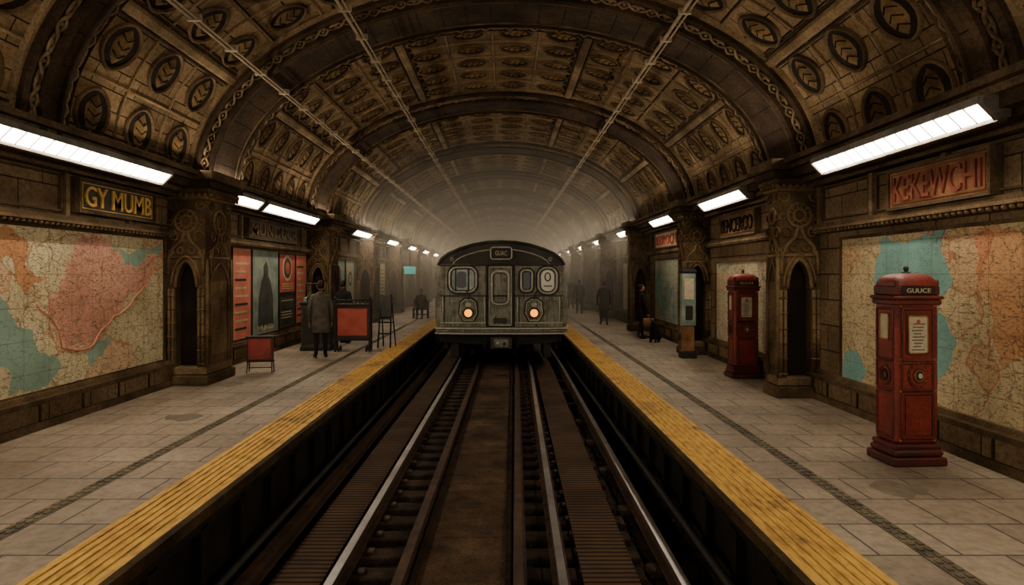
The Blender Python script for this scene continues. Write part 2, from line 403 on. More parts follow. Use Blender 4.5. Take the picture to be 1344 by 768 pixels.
while y<31:
    b.bbox(-1.55+random.uniform(-.03,.03),1.0+random.uniform(-.03,.03),y,y+.17,ZP-.02,ZP+.05,'tie',.01)
    for x in (-1.09,.46):
        for sg in (-1,1): b.bbox(x+sg*.085-.025,x+sg*.085+.025,y+.05,y+.12,ZP+.05,ZP+.075,'rust',.005)
    y+=.31
railp(-1.137,-1.04,'rail'); railp(.382,.56,'rail'); railp(1.17,1.25,'rail')
railp(-.70,-.58,'rust'); railp(.09,.26,'rust'); railp(-1.72,-1.66,'rust')
strip(-.30,-.18,ZP+.03,ZP+.06,'dirtc',.30)
y=-2
while y<15:
    if random.random()<.75: b.bbox(-.56+random.uniform(0,.1),.06+random.uniform(-.1,0),y,y+.13,ZP+.04,ZP+.066+random.uniform(0,.006),'dirtc',.012)
    y+=random.choice([.62,.93])
strip(-1.40,-1.32,ZP+.03,ZP+.085,'board',.17)
strip(.72,.86,ZP+.03,ZP+.085,'board',.19)
strip(-.62,-.5,ZP+.05,ZP+.09,'tie',.02); strip(.02,.16,ZP+.05,ZP+.09,'tie',.02)
y=1
while y<30:
    b.bbox(1.02,1.38,y,y+.12,ZP,ZP+.06,'tie',.01); y+=1.1
b.obj('rails_and_ties',tr)
b=B()
for i in range(2200):
    y=1.5+14*random.random()**1.4; q=random.random()
    if q<.42: x=random.uniform(1.0,1.5)
    elif q<.75: x=random.uniform(-1.95,-1.5)
    else: x=random.choice([random.uniform(-.98,-.62),random.uniform(.12,.5)])
    r=random.uniform(.008,.026)
    b.ell((x,y,ZP+r*.3),(r,r*random.uniform(.6,1),r*.7),random.choice(['ballast','tie','gravel']),5,3)
b.obj('ballast_debris',tr)
b=B(); b.tube([(-1.86,-2,ZP+.12),(-1.86,31,ZP+.12)],.03,'dark'); b.tube([(1.41,-2,ZP+.2),(1.41,31,ZP+.2)],.03,'dark'); b.obj('track_cables',tr)

# =============== WALLS ===============
def Lm(u,w,d): return (XL+d,u,w)
def Rm(u,w,d): return (XR-d,-u,w)
def jag(poly,it=4,a=.10,seed=1):
    rn=random.Random(seed)
    for _ in range(it):
        o=[]
        for i,p in enumerate(poly):
            q=poly[(i+1)%len(poly)]; dx,dy=q[0]-p[0],q[1]-p[1]; r=rn.uniform(-a,a)*1.3
            o+= [p,((p[0]+q[0])/2-dy*r,(p[1]+q[1])/2+dx*r)]
        poly=o
    return poly
def wall(name,side):
    xw=XL if side<0 else XR
    def fn(d,y,z): return (xw-side*d,y,z)
    b=B(fn)
    b.box(-.25,0,-3,66,ZF-.3,1.5,'wallst')
    b.box(0,.10,-3,66,ZF,ZF+.08,'orn2'); b.box(0,.07,-3,66,ZF+.08,ZF+.26,'wallst'); b.box(0,.12,-3,66,ZF+.26,ZF+.31,'orn2'); b.box(0,.05,-3,66,ZF+.31,ZF+.36,'orn')
    y=-2
    while y<40: b.box(0,.085,y,y+.02,ZF+.08,ZF+.26,'rib'); y+=.62
    b.box(0,.06,-3,66,.50,.54,'orn2'); b.box(0,.12,-3,66,.54,.57,'orn'); b.box(0,.09,-3,66,.57,.62,'orn2')
    y=-1
    while y<36:
        b.ell((.095,y,.52),(.025,.028,.022),'orn',6,4); y+=.075
    y=-1.0
    while y<36:
        for (a0,a1,z0,z1) in ((y,y+.96,.66,.68),(y,y+.96,1.04,1.06),(y,y+.02,.66,1.06),(y+.94,y+.96,.66,1.06)): b.box(0,.035,a0,a1,z0,z1,'orn2')
        b.box(0,.05,y+.99,y+1.05,.62,1.1,'orn'); y+=1.08
    b.box(0,.14,-3,66,1.08,1.14,'cornice'); b.box(0,.26,-3,66,1.14,1.2,'orn2'); b.box(0,.44,-3,66,1.30,1.36,'cornice'); b.box(0,.38,-3,66,1.2,1.30,'rib'); b.box(-.2,.52,-3,66,1.36,1.42,'cornice')
    return b.obj(name)
wall('wall_left',-1); wall('wall_right',1)
b=B(); b.box(-5,4.3,66,66.3,-2.3,4.3,'orn2'); b.obj('wall_back')

def pilaster(side):
    b=B(); Wd=.53 if side<0 else .5; ylen=.8 if side<0 else .32
    xw=XL if side<0 else XR
    b.fn=lambda u,y,z:(xw-side*u,y,z)
    nd=.14
    b.bbox(0,Wd+.05,-.05,ylen+.05,ZF,ZF+.14,'orn2',.015); b.bbox(0,Wd+.02,-.02,ylen+.02,ZF+.14,ZF+.26,'orn',.02)
    b.box(0,Wd,nd,ylen,ZF+.26,1.1,'orn2')
    hw=.15; cu=Wd/2; zs=-.18; za=.18; zt=.26
    b.box(0,cu-hw,0,nd,ZF+.26,zt,'orn2'); b.box(cu+hw,Wd,0,nd,ZF+.26,zt,'orn2')
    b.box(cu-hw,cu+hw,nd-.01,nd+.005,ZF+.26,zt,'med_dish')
    K=8
    def arch(t):
        return (cu-hw+hw*(1-math.cos(t*math.pi/2))**.9 if t<1 else cu, zs+(za-zs)*math.sin(t*math.pi/2))
    AR=[arch(i/K) for i in range(K+1)]
    for sg in (-1,1):
        poly=[(cu-sg*(a-cu),z) for a,z in AR]+[(cu,zt),(cu+sg*hw,zt)]
        b.prism(poly,lambda a,z,d:(a,d,z),0,nd,'orn')
        b.tube([(cu+(a-cu)*sg,-.01,z) for a,z in AR],.022,'orn',6)
        b.tube([(cu+(a-cu)*sg*1.35,-.015,z+.03+.04*i/K) for i,(a,z) in enumerate(AR)],.016,'leaf',6)
        for q in (hw+.03,hw+.085):
            u=cu+sg*q
            b.tube([(u,-.015,ZF+.26),(u,-.015,-.2)],.02,'orn',8)
            z=ZF+.3
            while z<-.15: b.ell((u,-.015,z),(.032,.032,.018),'leaf',8,4); z+=.19
    b.box(0,Wd,0,nd,zt,1.1,'orn2')
    def trac(mp,c,w):
        def ring(a,z,r,tr,k='orn',n=16): b.tube([mp(a+r*math.cos(2*math.pi*i/n),z+r*math.sin(2*math.pi*i/n)) for i in range(n)],tr,k,5,closed=True)
        R=w*.30
        ring(c,.74,R,.022); ring(c,.74,R*.5,.016,'leaf'); 
        for i in range(6): 
            a=i*math.pi/3; ring(c+R*.72*math.cos(a),.74+R*.72*math.sin(a),R*.26,.011,'leaf',8)
        for sg in (-1,1):
            b.tube([mp(c+sg*w*.46,.0),mp(c+sg*w*.45,.22),mp(c+sg*w*.33,.36),mp(c+sg*w*.12,.46),mp(c+sg*w*.03,.60)],.024,'orn',6)
            b.tube([mp(c+sg*(w*.33)+sg*.09*(1-i/14)*math.cos(i*.7),.52+.09*(1-i/14)*math.sin(i*.7)) for i in range(12)],.014,'leaf',5)
            b.tube([mp(c+sg*w*.36+sg*.08*(1-i/14)*math.cos(-i*.7),.98+.08*(1-i/14)*math.sin(-i*.7)) for i in range(12)],.014,'leaf',5)
            ring(c+sg*w*.40,.3,.04,.013,'leaf',8); ring(c+sg*w*.42,.72,.04,.013,'leaf',8)
            ring(c+sg*w*.15,.33,.045,.012,'leaf',8)
        ring(c,.5,.05,.014,'leaf',10)
        b.tube([mp(c-w*.5,.235),mp(c+w*.5,.235)],.02,'orn',6)
    trac(lambda u,z:(u,-.01,z),cu,Wd)
    trac(lambda u,z:(Wd+.01,u,z),ylen/2,min(ylen,.6))
    c=ylen/2; w=ylen*.36
    for sg in (-1,1):
        b.tube([(Wd+.012,c+sg*w,ZF+.3),(Wd+.012,c+sg*w,-.1),(Wd+.012,c+sg*w*.7,.05),(Wd+.012,c,.18)],.02,'orn',6)
        b.tube([(Wd+.012,c+sg*ylen*.46,ZF+.26),(Wd+.012,c+sg*ylen*.46,.22)],.024,'orn',6)
    b.box(Wd,Wd+.01,c-w*.8,c+w*.8,ZF+.4,-.1,'orn')
    b.bbox(0,Wd+.05,-.05,ylen+.05,1.04,1.12,'orn',.015); b.bbox(0,Wd+.1,-.09,ylen+.09,1.12,1.2,'orn2',.02); b.bbox(0,Wd+.14,-.12,ylen+.12,1.2,1.3,'rib',.02)
    b.bbox(0,Wd+.18,-.15,ylen+.15,1.3,1.43,'cornice',.02)
    y=-.02
    while y<ylen+.05: b.ell((Wd+.08,y,1.1),(.03,.03,.03),'leaf',6,4); y+=.085
    u=.05
    while u<Wd+.08: b.ell((u,-.07,1.1),(.03,.03,.03),'leaf',6,4); u+=.085
    return b.mesh('carved_pilaster')
pL=pilaster(-1); pR=pilaster(1)
LP=[8.5,14.5]+[14.5+4.9*k for k in range(1,10)]
RP=[7.65,11.7]+[11.7+4.9*k for k in range(1,10)]
for y in LP: place(pL,'carved_pilaster',None,(0,y,0))
for y in RP: place(pR,'carved_pilaster',None,(0,y,0))

def frame(b,mp,u0,u1,w0,w1,k,t=.035,d=.03):
    for (a,c,e,f) in ((u0-t,u1+t,w1,w1+t),(u0-t,u1+t,w0-t,w0),(u0-t,u0,w0,w1),(u1,u1+t,w0,w1)):
        b.prism([(a,e),(c,e),(c,f),(a,f)],mp,0,d,k)
def panel(b,mp,u0,u1,w0,w1,k,d0=0,d=.015): b.prism([(u0,w0),(u1,w0),(u1,w1),(u0,w1)],mp,d0,d,k)
Rp=lambda u,w,d:(XR-d,u,w)
b=B(); panel(b,Lm,3.2,8.36,-1.17,.47,'map1'); frame(b,Lm,3.2,8.36,-1.17,.47,'orn2')
pk=[(6.63,.37),(6.94,.46),(7.27,.36),(7.5,.12),(7.7,.1),(8.3,.32),(8.36,.24),(7.97,-.1),(7.49,-.33),(7.27,-.545),(7.07,-.62),(6.9,-.78),(6.5,-.77),(6.41,-.52),(6.14,-.345),(6.41,-.2),(6.52,.08)]
panelpoly=lambda bb,poly,mp,d,k,sd: bb.prism(jag(poly,3,.16,sd),mp,.01,d,k)
sea=[(5.3,-.3),(5.5,-.15),(5.75,-.35),(6.05,-.55),(6.2,-.8),(6.45,-.95),(6.3,-1.1),(6.1,-1.16),(5.75,-1.15),(5.8,-.95),(5.55,-.75),(5.2,-.8),(4.9,-.5)]
sea2=[(7.2,.42),(8.3,.42),(8.33,.3),(8.0,.22),(7.75,.05),(7.5,.06),(7.45,.25),(7.3,.3)]
sea3=[(6.85,-.9),(7.0,-.78),(7.2,-.72),(7.3,-.8),(7.1,-.95),(6.9,-1.05)]
org=[(5.0,.42),(5.6,.44),(6.0,.3),(5.95,.1),(6.2,-.05),(6.0,-.2),(5.85,-.05),(5.8,.15),(5.5,.2),(5.1,.1)]
panelpoly(b,sea,Lm,.0175,'map1s',2); panelpoly(b,sea2,Lm,.0175,'map1s',3); panelpoly(b,sea3,Lm,.0175,'map1s',4); panelpoly(b,org,Lm,.018,'map2o',6); panelpoly(b,pk,Lm,.019,'map1p',5)
b.tube([Lm(a,c,.018) for a,c in jag([(6.1,-.3),(6.3,-.45),(6.45,-.78),(6.95,-.8),(7.3,-.5),(7.7,-.3),(8.3,.28)],2,.1,8)[:24]],.009,'pink',4)
b.obj('wall_map')
b=B(); panel(b,Rp,2.6,7.1,-1.28,.4,'map2'); frame(b,Rp,2.6,7.1,-1.28,.4,'orn2')
s1=[(6.35,.39),(6.4,.2),(6.5,-.05),(6.25,-.3),(6.1,-.5),(6.2,-.75),(6.0,-1.0),(5.7,-1.1),(5.45,-.9),(5.3,-.6),(5.55,-.3),(5.35,-.05),(5.45,.15),(5.5,.25),(5.7,.39)]
s2=[(7.05,-.9),(6.75,-.9),(6.6,-1.05),(6.75,-1.25),(7.05,-1.25)]
o1=[(5.1,.3),(4.7,.35),(4.4,.2),(4.45,-.2),(4.55,-.5),(4.8,-.75),(4.9,-.4),(5.05,-.1)]
panelpoly(b,s1,Rp,.0175,'map2s',12); panelpoly(b,s2,Rp,.0175,'map2s',13); panelpoly(b,o1,Rp,.018,'map2o',14)
b.obj('wall_map')
b=B(); panel(b,Rp,8.7,11.3,-1.2,.2,'map3'); frame(b,Rp,8.7,11.3,-1.2,.2,'orn2'); b.obj('wall_map')
b=B(); panel(b,Rp,12.9,15.9,-1.15,.35,'map4'); frame(b,Rp,12.9,15.9,-1.15,.35,'orn2'); b.obj('wall_map')
def poster(u0,u1,w0,w1,bg,mp=Lm,art=None):
    b=B(); panel(b,mp,u0,u1,w0,w1,bg,0,.02); frame(b,mp,u0,u1,w0,w1,'dark',.02,.03)
    cu=(u0+u1)/2; w=u1-u0; h=w1-w0
    if art=='figure':
        body=[(-.30,-.42),(-.27,-.05),(-.17,.13),(-.08,.2),(-.09,.3),(0,.37),(.09,.3),(.08,.2),(.17,.13),(.27,-.05),(.30,-.42)]
        b.prism([(cu+x*w,w0+h*.5+z*h) for x,z in body],mp,.02,.024,'pdark')
        if mp is Lm: b.text('MUNDI',mp,cu-w*.3,cu+w*.3,w0+h*.04,w0+h*.1,'pcream',.026)
    elif art=='circle':
        for (r,k,d) in ((.30,'pcream',.024),(.24,'pdark',.027),(.14,bg,.03)):
            b.prism([(cu+r*w*math.cos(a*math.pi/10),w0+h*.64+r*w*math.sin(a*math.pi/10)) for a in range(20)],mp,.02,d,k)
        for i in range(3): panel(b,mp,u0+w*.15,u1-w*.15,w0+h*(.08+.06*i),w0+h*(.105+.06*i),'pcream',.02,.024)
    elif art=='text':
        for i in range(9):
            panel(b,mp,u0+w*.12,u1-w*random.uniform(.12,.4),w0+h*(.1+.09*i),w0+h*(.125+.09*i),random.choice(['ink','pcream']) if bg!='pcream' else 'ink',.02,.024)
    b.obj('poster')
poster(9.55,10.35,-1.1,.1,'pcream',art='text')
poster(10.5,11.25,-1.15,.46,'pink',art='text')
poster(11.32,12.6,-1.15,.46,'pteal',art='figure')
poster(12.68,13.6,-.38,.42,'pred',art='circle'); poster(12.68,13.6,-1.12,-.45,'pdark',art='text')
poster(13.68,14.4,-1.1,.42,'pink',art='text')
cols=['pteal','pcream','pink','pcream','map3','map4']
rn=random.Random(5)
for k in range(6):
    y0=15.7+4.9*k
    for j in range(3):
        poster(y0+j*1.15,y0+j*1.15+.98,-1.1,.4,rn.choice(cols),Lm,rn.choice(['text','figure','circle']))
    y0=17.3+4.9*k
    poster(y0,y0+2.9,-1.15,.35,rn.choice(['map3','map4','pcream','map3']),Rp,None)

def sign(mp,u0,u1,w0,w1,bg,tx,txt,fr,d=.09):
    b=B(); panel(b,mp,u0,u1,w0,w1,bg,0,d); frame(b,mp,u0,u1,w0,w1,fr,.03,d+.02)
    b.text(txt,lambda a,c,e:mp(a,c,d+e),u0+.07,u1-.07,w0+.05,w1-.05,tx,.02)
    frame(b,lambda a,c,e:mp(a,c,d+e),u0+.04,u1-.04,w0+.03,w1-.03,tx,.008,.008)
    b.obj('station_name_sign')
sign(Lm,6.62,8.0,.70,1.03,'signbg','gold','GY MUMB','orn2')
sign(Rm,-6.1,-4.85,.66,1.0,'signbr','signtx','KEKEWCHI','orn2')
sign(Lm,11.0,13.6,.68,1.0,'signbg','orn','MUNDUCK','orn2')
sign(Rm,-10.9,-9.4,.66,1.0,'signbr','med_dish','BENCERCO','orn2')
sign(Rm,-15.6,-13.6,.66,1.0,'pcream','pred','REDROCH','orn2')
b=B(); b.bbox(-3.95,-3.5,24,24.08,.0,.3,'cyan',.01); b.tube([(-3.72,24.04,.3),(-3.72,24.04,1.4)],.02,'dark'); b.box(-4.7,-3.7,24.02,24.06,1.36,1.4,'dark'); b.obj('hanging_sign')

# =============== LIGHT FIXTURES ===============
def fixture(side,y0,y1):
    xc=-4.22 if side<0 else 3.50
    b=B(lambda u,y,z:(xc+side*u,y,z))
    def seg(a,c,k,e=0):
        vs=[(-.02-e,a,1.30),(-.03-e,a,1.24),(.075,a,1.135-e),(.16,a,1.14),(.16,a,1.30)]
        n=5; V=vs+[(u,c,z) for u,_,z in vs]; b.add(V,[tuple(range(n)),tuple(range(2*n-1,n-1,-1))]+[(i,(i+1)%n,n+(i+1)%n,n+i) for i in range(n)],k)
    seg(y0-.05,y0,'housing',.015); seg(y1,y1+.05,'housing',.015)
    b.box(-.03,.17,y0,y1,1.27,1.31,'housing'); b.box(.10,.17,y0,y1,1.12,1.28,'housing')
    b.box(-.045,-.025,y0,y1,1.245,1.30,'housing')
    vs=[(-.03,y0,1.25),(.075,y0,1.145),(.075,y1,1.145),(-.03,y1,1.25),(-.03,y0,1.27),(.10,y0,1.16),(.10,y1,1.16),(-.03,y1,1.27)]
    b.add(vs,[(0,1,2,3),(4,7,6,5),(0,3,7,4),(1,5,6,2),(0,4,5,1),(3,2,6,7)],'lamp')
    n=int((y1-y0)/.16)
    for i in range(1,n):
        y=y0+(y1-y0)*i/n
        b.tube([(-.034,y,1.252),(.078,y,1.140)],.006,'housing',5)
    b.obj('fluorescent_light_fixture')
for a,c in [(1.2,3.9),(4.2,7.65),(8.75,10.6),(10.85,13.8),(17.3,20.6),(22.3,25.4),(27.2,30.3),(32.1,35.2),(37,40),(42,45),(47,50),(52,55)]: fixture(-1,a,c)
for a,c in [(1.0,3.4),(4.45,6.86),(9.0,10.9),(12.9,14.6),(16.9,18.8),(21.8,23.7),(26.7,28.6),(31.6,33.5),(36.5,38.4),(41.4,43.3),(46.3,48.2),(51,53)]: fixture(1,a,c)
for side,x in ((-1,-4.22),(1,3.54)):  # added fill: area lights hidden above the cornice to brighten the vault
    for k in range(12):
        y=3.6+4.9*k
        L=D.lights.new('vault_fill_light','AREA'); L.shape='RECTANGLE'; L.size=.1; L.size_y=3.6; L.energy=38 if k else 14; L.color=(1,.83,.61)
        o=D.objects.new('vault_fill_light',L); C.scene.collection.objects.link(o); o.location=(x,y,1.47); o.rotation_euler=(0,math.radians(180-side*50),0)

b=B()
for (x,z) in ((-2.0,3.27),(-3.4,2.78),(2.2,3.24)):
    b.tube([(x,2,z),(x,62,z)],.022,'pipe',6); b.tube([(x+.07,2,z-.01),(x+.07,62,z-.01)],.012,'pipe',5)
    y=3
    while y<45:
        b.bbox(x-.05,x+.11,y,y+.05,z-.03,z+.05,'pipe',.008)
        y+=.9
    for k in range(11):
        y=8.8+4.9*k; h=CZ+BB*math.sqrt(max(0,1-((x-CX)/AA)**2)); b.cyl((x,y,z),(x,y,h),.015,'dark',n=6)
b.obj('ceiling_conduits')

# =============== TRAIN ===============
TX=-.07; TY=13.4
tr=B(lambda x,y,z:(TX+x,TY+y,z))
half=[(1.40,-1.32),(1.46,-1.1),(1.475,-.9),(1.475,-.1),(1.455,.10),(1.44,.22),(1.36,.36),(1.20,.48),(.95,.59),(.65,.68),(.33,.735),(0,.75)]
sec=half+[(-x,z) for x,z in half[-2::-1]]
n=len(sec)
def ringat(sc,y): return [(x*sc,y,(z+.3)*sc-.3) for x,z in sec]
rings=[ringat(.93,0),ringat(.965,.025),ringat(.985,.07),ringat(1,.18),ringat(1,.5),ringat(1,16.5)]
NR=len(rings)
vs=[p for r in rings for p in r]
body=[];roof=[]
for r in range(NR-1):
    for i in range(n-1):
        f=(r*n+i,r*n+i+1,(r+1)*n+i+1,(r+1)*n+i); (roof if 4<i<n-6 else body).append(f)
    body.append((r*n+n-1,r*n,(r+1)*n,(r+1)*n+n-1))
tr.add(vs,body,'train',True); tr.add(vs,[tuple(range(n)),tuple((NR-1)*n+i for i in range(n-1,-1,-1))],'train',False); tr.add(vs,roof,'roof',True)
brow=[(x*.96,(z+.3)*.965-.3) for x,z in sec[5:n-5]]
tr.tube([(x,-.02,z) for x,z in brow],.035,'roof',8)
top=[(x*.93,(z+.3)*.94-.3) for x,z in sec[5:n-5]]
tr.prism(top+[(-1.31,.20),(1.31,.20)],lambda a,z,d:(a,d,z),-.02,.02,'roof')
tr.tube([(x*.8,-.03,(z-.2)*.72+.2) for x,z in top],.014,'trim',5)
tr.tube([(-1.34,-.03,.21),(1.34,-.03,.21)],.022,'roof',6)
def rr(cx,cz,w,h,r,k=5):
    o=[]
    for qx,qz,a0 in ((1,1,0),(-1,1,90),(-1,-1,180),(1,-1,270)):
        for i in range(k+1):
            a=math.radians(a0+90*i/k); o.append((cx+qx*(w/2-r)+r*abs(math.cos(math.radians(90*i/k if qx*qz>0 else 90-90*i/k)))*qx*1.0, cz+qz*(h/2-r)+r*abs(math.sin(math.radians(90*i/k if qx*qz>0 else 90-90*i/k)))*qz))
    return o
F=lambda a,z,d:(a,-d,z)
def win(cx,cz,w,h,r,g='dglass',t=.026,k='trim'):
    tr.prism(rr(cx,cz,w+.12,h+.12,r+.06),F,-.01,.008,'dark')
    tr.prism(rr(cx,cz,w,h,r),F,-.01,.014,g); tr.tube([F(a,z,.018) for a,z in rr(cx,cz,w,h,r)],t,k,6,closed=True); tr.tube([F(a,z,.016) for a,z in rr(cx,cz,w-.07,h-.07,max(r-.035,.02))],.012,'dark',5,closed=True)
tr.prism(rr(-.02,-.48,.56,1.36,.05),F,0,.02,'train'); tr.tube([F(a,z,.02) for a,z in rr(-.02,-.48,.58,1.38,.05)],.03,'dark',6,closed=True)
tr.tube([F(a,z,.025) for a,z in rr(-.02,-.48,.49,1.28,.05)],.012,'trim',6,closed=True)
win(-.02,-.30,.37,.72,.12,'glass',.03)
tr.tube([F(-.2,-.98,.03),F(-.1,-.86,.03),F(-.02,-.82,.03),F(.06,-.86,.03),F(.16,-.98,.03)],.012,'trim',5)
tr.prism(rr(-.02,-1.02,.3,.12,.03),F,.02,.035,'roof')
win(-.84,-.12,.58,.54,.16,'glass'); tr.tube([F(-.72,.13,.03),F(-.72,-.38,.03)],.016,'dark',5); tr.tube([F(-1.0,.12,.03),F(-1.0,-.37,.03)],.014,'dark',5)
tr.prism(rr(-.87,-.12,.20,.36,.06),F,.014,.02,'dglass')
win(.56,-.14,.24,.46,.09,'dglass')
win(1.02,-.14,.40,.56,.17,'glass'); tr.prism(rr(1.02,-.14,.28,.46,.13),F,.015,.03,'white')
tr.tube([F(1.02+.06*math.cos(a*.63),-.06+.09*math.sin(a*.63),.035) for a in range(10)],.014,'ink',5,closed=True); tr.tube([F(.93,-.26,.035),F(1.11,-.26,.035)],.012,'ink',5)
for sg in (-1,1):
    x=.72*sg; H=[(x-.16,-.62),(x-.06,-.55),(x+.06,-.55),(x+.16,-.62),(x+.19,-.86),(x+.10,-1.02),(x-.10,-1.02),(x-.19,-.86)]
    tr.prism(H,F,0,.045,'train'); tr.tube([F(a,z,.045) for a,z in H],.014,'trim',5,closed=True); tr.tube([F(x+(a-x)*1.12,-.8+(z+.8)*1.1,.01) for a,z in H],.02,'dark',5,closed=True)
    tr.cyl((x,-.04,-.85),(x,-.09,-.85),.125,'dark',.115,20); tr.cyl((x,-.08,-.85),(x,-.105,-.85),.092,'amber',.075,20)
    tr.tube([F(x,-.56,.05),F(x+.02,-.45,.06),F(x+.06*sg,-.36,.05)],.014,'dark',5)
    tr.prism(rr(x,-.67,.12,.08,.03),F,.04,.06,'trim')
    for q in (.36,1.28):
        tr.tube([F(q*sg,-.5,.02),F(q*sg,-.5,.07),F(q*sg,-1.05,.07),F(q*sg,-1.05,.02)],.014,'trim',6); tr.tube([F(q*sg+.03,-.47,.0),F(q*sg+.03,-1.1,.0)],.01,'dark',5)
    for i in range(14):
        tr.ell((sg*(.36+.07*i),-.005,-.47),(.01,.008,.01),'trim',5,3); tr.ell((sg*1.33,-.005,.12-.09*i),(.01,.008,.01),'trim',5,3)
    tr.cyl((1.08*sg,0,.33),(1.08*sg,-.06,.33),.045,'trim',.04,12); tr.cyl((1.08*sg,-.055,.33),(1.08*sg,-.07,.33),.03,'dglass',.03,12)
tr.box(-1.35,1.35,-.02,.0,-.49,-.46,'roof'); tr.box(-1.35,-.3,-.025,0,-1.08,-1.05,'trim'); tr.box(.26,1.35,-.025,0,-1.08,-1.05,'trim')
tr.prism(rr(0,.46,.50,.28,.06),F,0,.05,'dark'); tr.tube([F(a,z,.05) for a,z in rr(0,.46,.46,.26,.06)],.016,'trim',6,closed=True); tr.prism(rr(0,.46,.36,.17,.04),F,.05,.056,'roof')
tr.text('GUAC',lambda a,z,d:(a,-.056-d,z),-.13,.13,.41,.51,'pcream',.008)
bp=[(-1.46,.02),(-1.40,-.12),(-.8,-.2),(.8,-.2),(1.40,-.12),(1.46,.02)]
for z0 in (-1.16,-1.215,-1.27): tr.prism(bp,lambda a,c,d:(a,c,d),z0-.035,z0,'trim' if z0!=-1.215 else 'train')
tr.prism([(x*.97,y+.04) for x,y in bp],lambda a,c,d:(a,c,d),-1.31,-1.16,'roof')
tr.prism([(-1.36,-1.3),(1.36,-1.3),(1.2,-1.5),(.5,-1.55),(-.5,-1.55),(-1.2,-1.5)],F,-.3,-.05,'dark')
tr.bbox(-.23,.23,-.28,.1,-1.62,-1.36,'roof',.02); tr.bbox(-.16,.16,-.36,-.26,-1.58,-1.4,'train',.02); tr.cyl((-.06,-.36,-1.49),(-.06,-.42,-1.49),.05,'trim',.02,12); tr.cyl((.07,-.36,-1.49),(.07,-.38,-1.49),.035,'dark',.035,12)
for sg in (-1,1):
    tr.tube([F(.33*sg,-1.4,.1),F(.36*sg,-1.6,.16),F(.3*sg,-1.75,.12),F(.25*sg,-1.6,.1)],.022,'dark',6)
    tr.bbox(sg*1.02-.09,sg*1.02+.09,.1,1.0,-1.85,-1.45,'dark',.02)
    tr.bbox(sg*1.25-.04,sg*1.25+.04,.5,2.9,-1.72,-1.5,'dark',.02)
tr.box(-1.35,1.35,.2,16.3,-1.5,-1.3,'dark')
for yy in (1.0,2.5,13.5,15.0):
    for x in (-.89,.66):
        tr.cyl((x-.06,yy,-1.69),(x+.06,yy,-1.69),.305,'rust',n=24); tr.cyl((x-.09,yy,-1.69),(x-.06,yy,-1.69),.33 if x>0 else .2,'dark',n=24)
    tr.cyl((-.9,yy,-1.69),(.75,yy,-1.69),.07,'dark',n=12)
for sg in (-1,1):
    for i in range(8):
        y=1.0+i*1.9
        tr.bbox(min(sg*1.47,sg*1.485),max(sg*1.47,sg*1.485),y,y+1.2,-.45,.05,'dglass',.004)
tr.obj('subway_train')

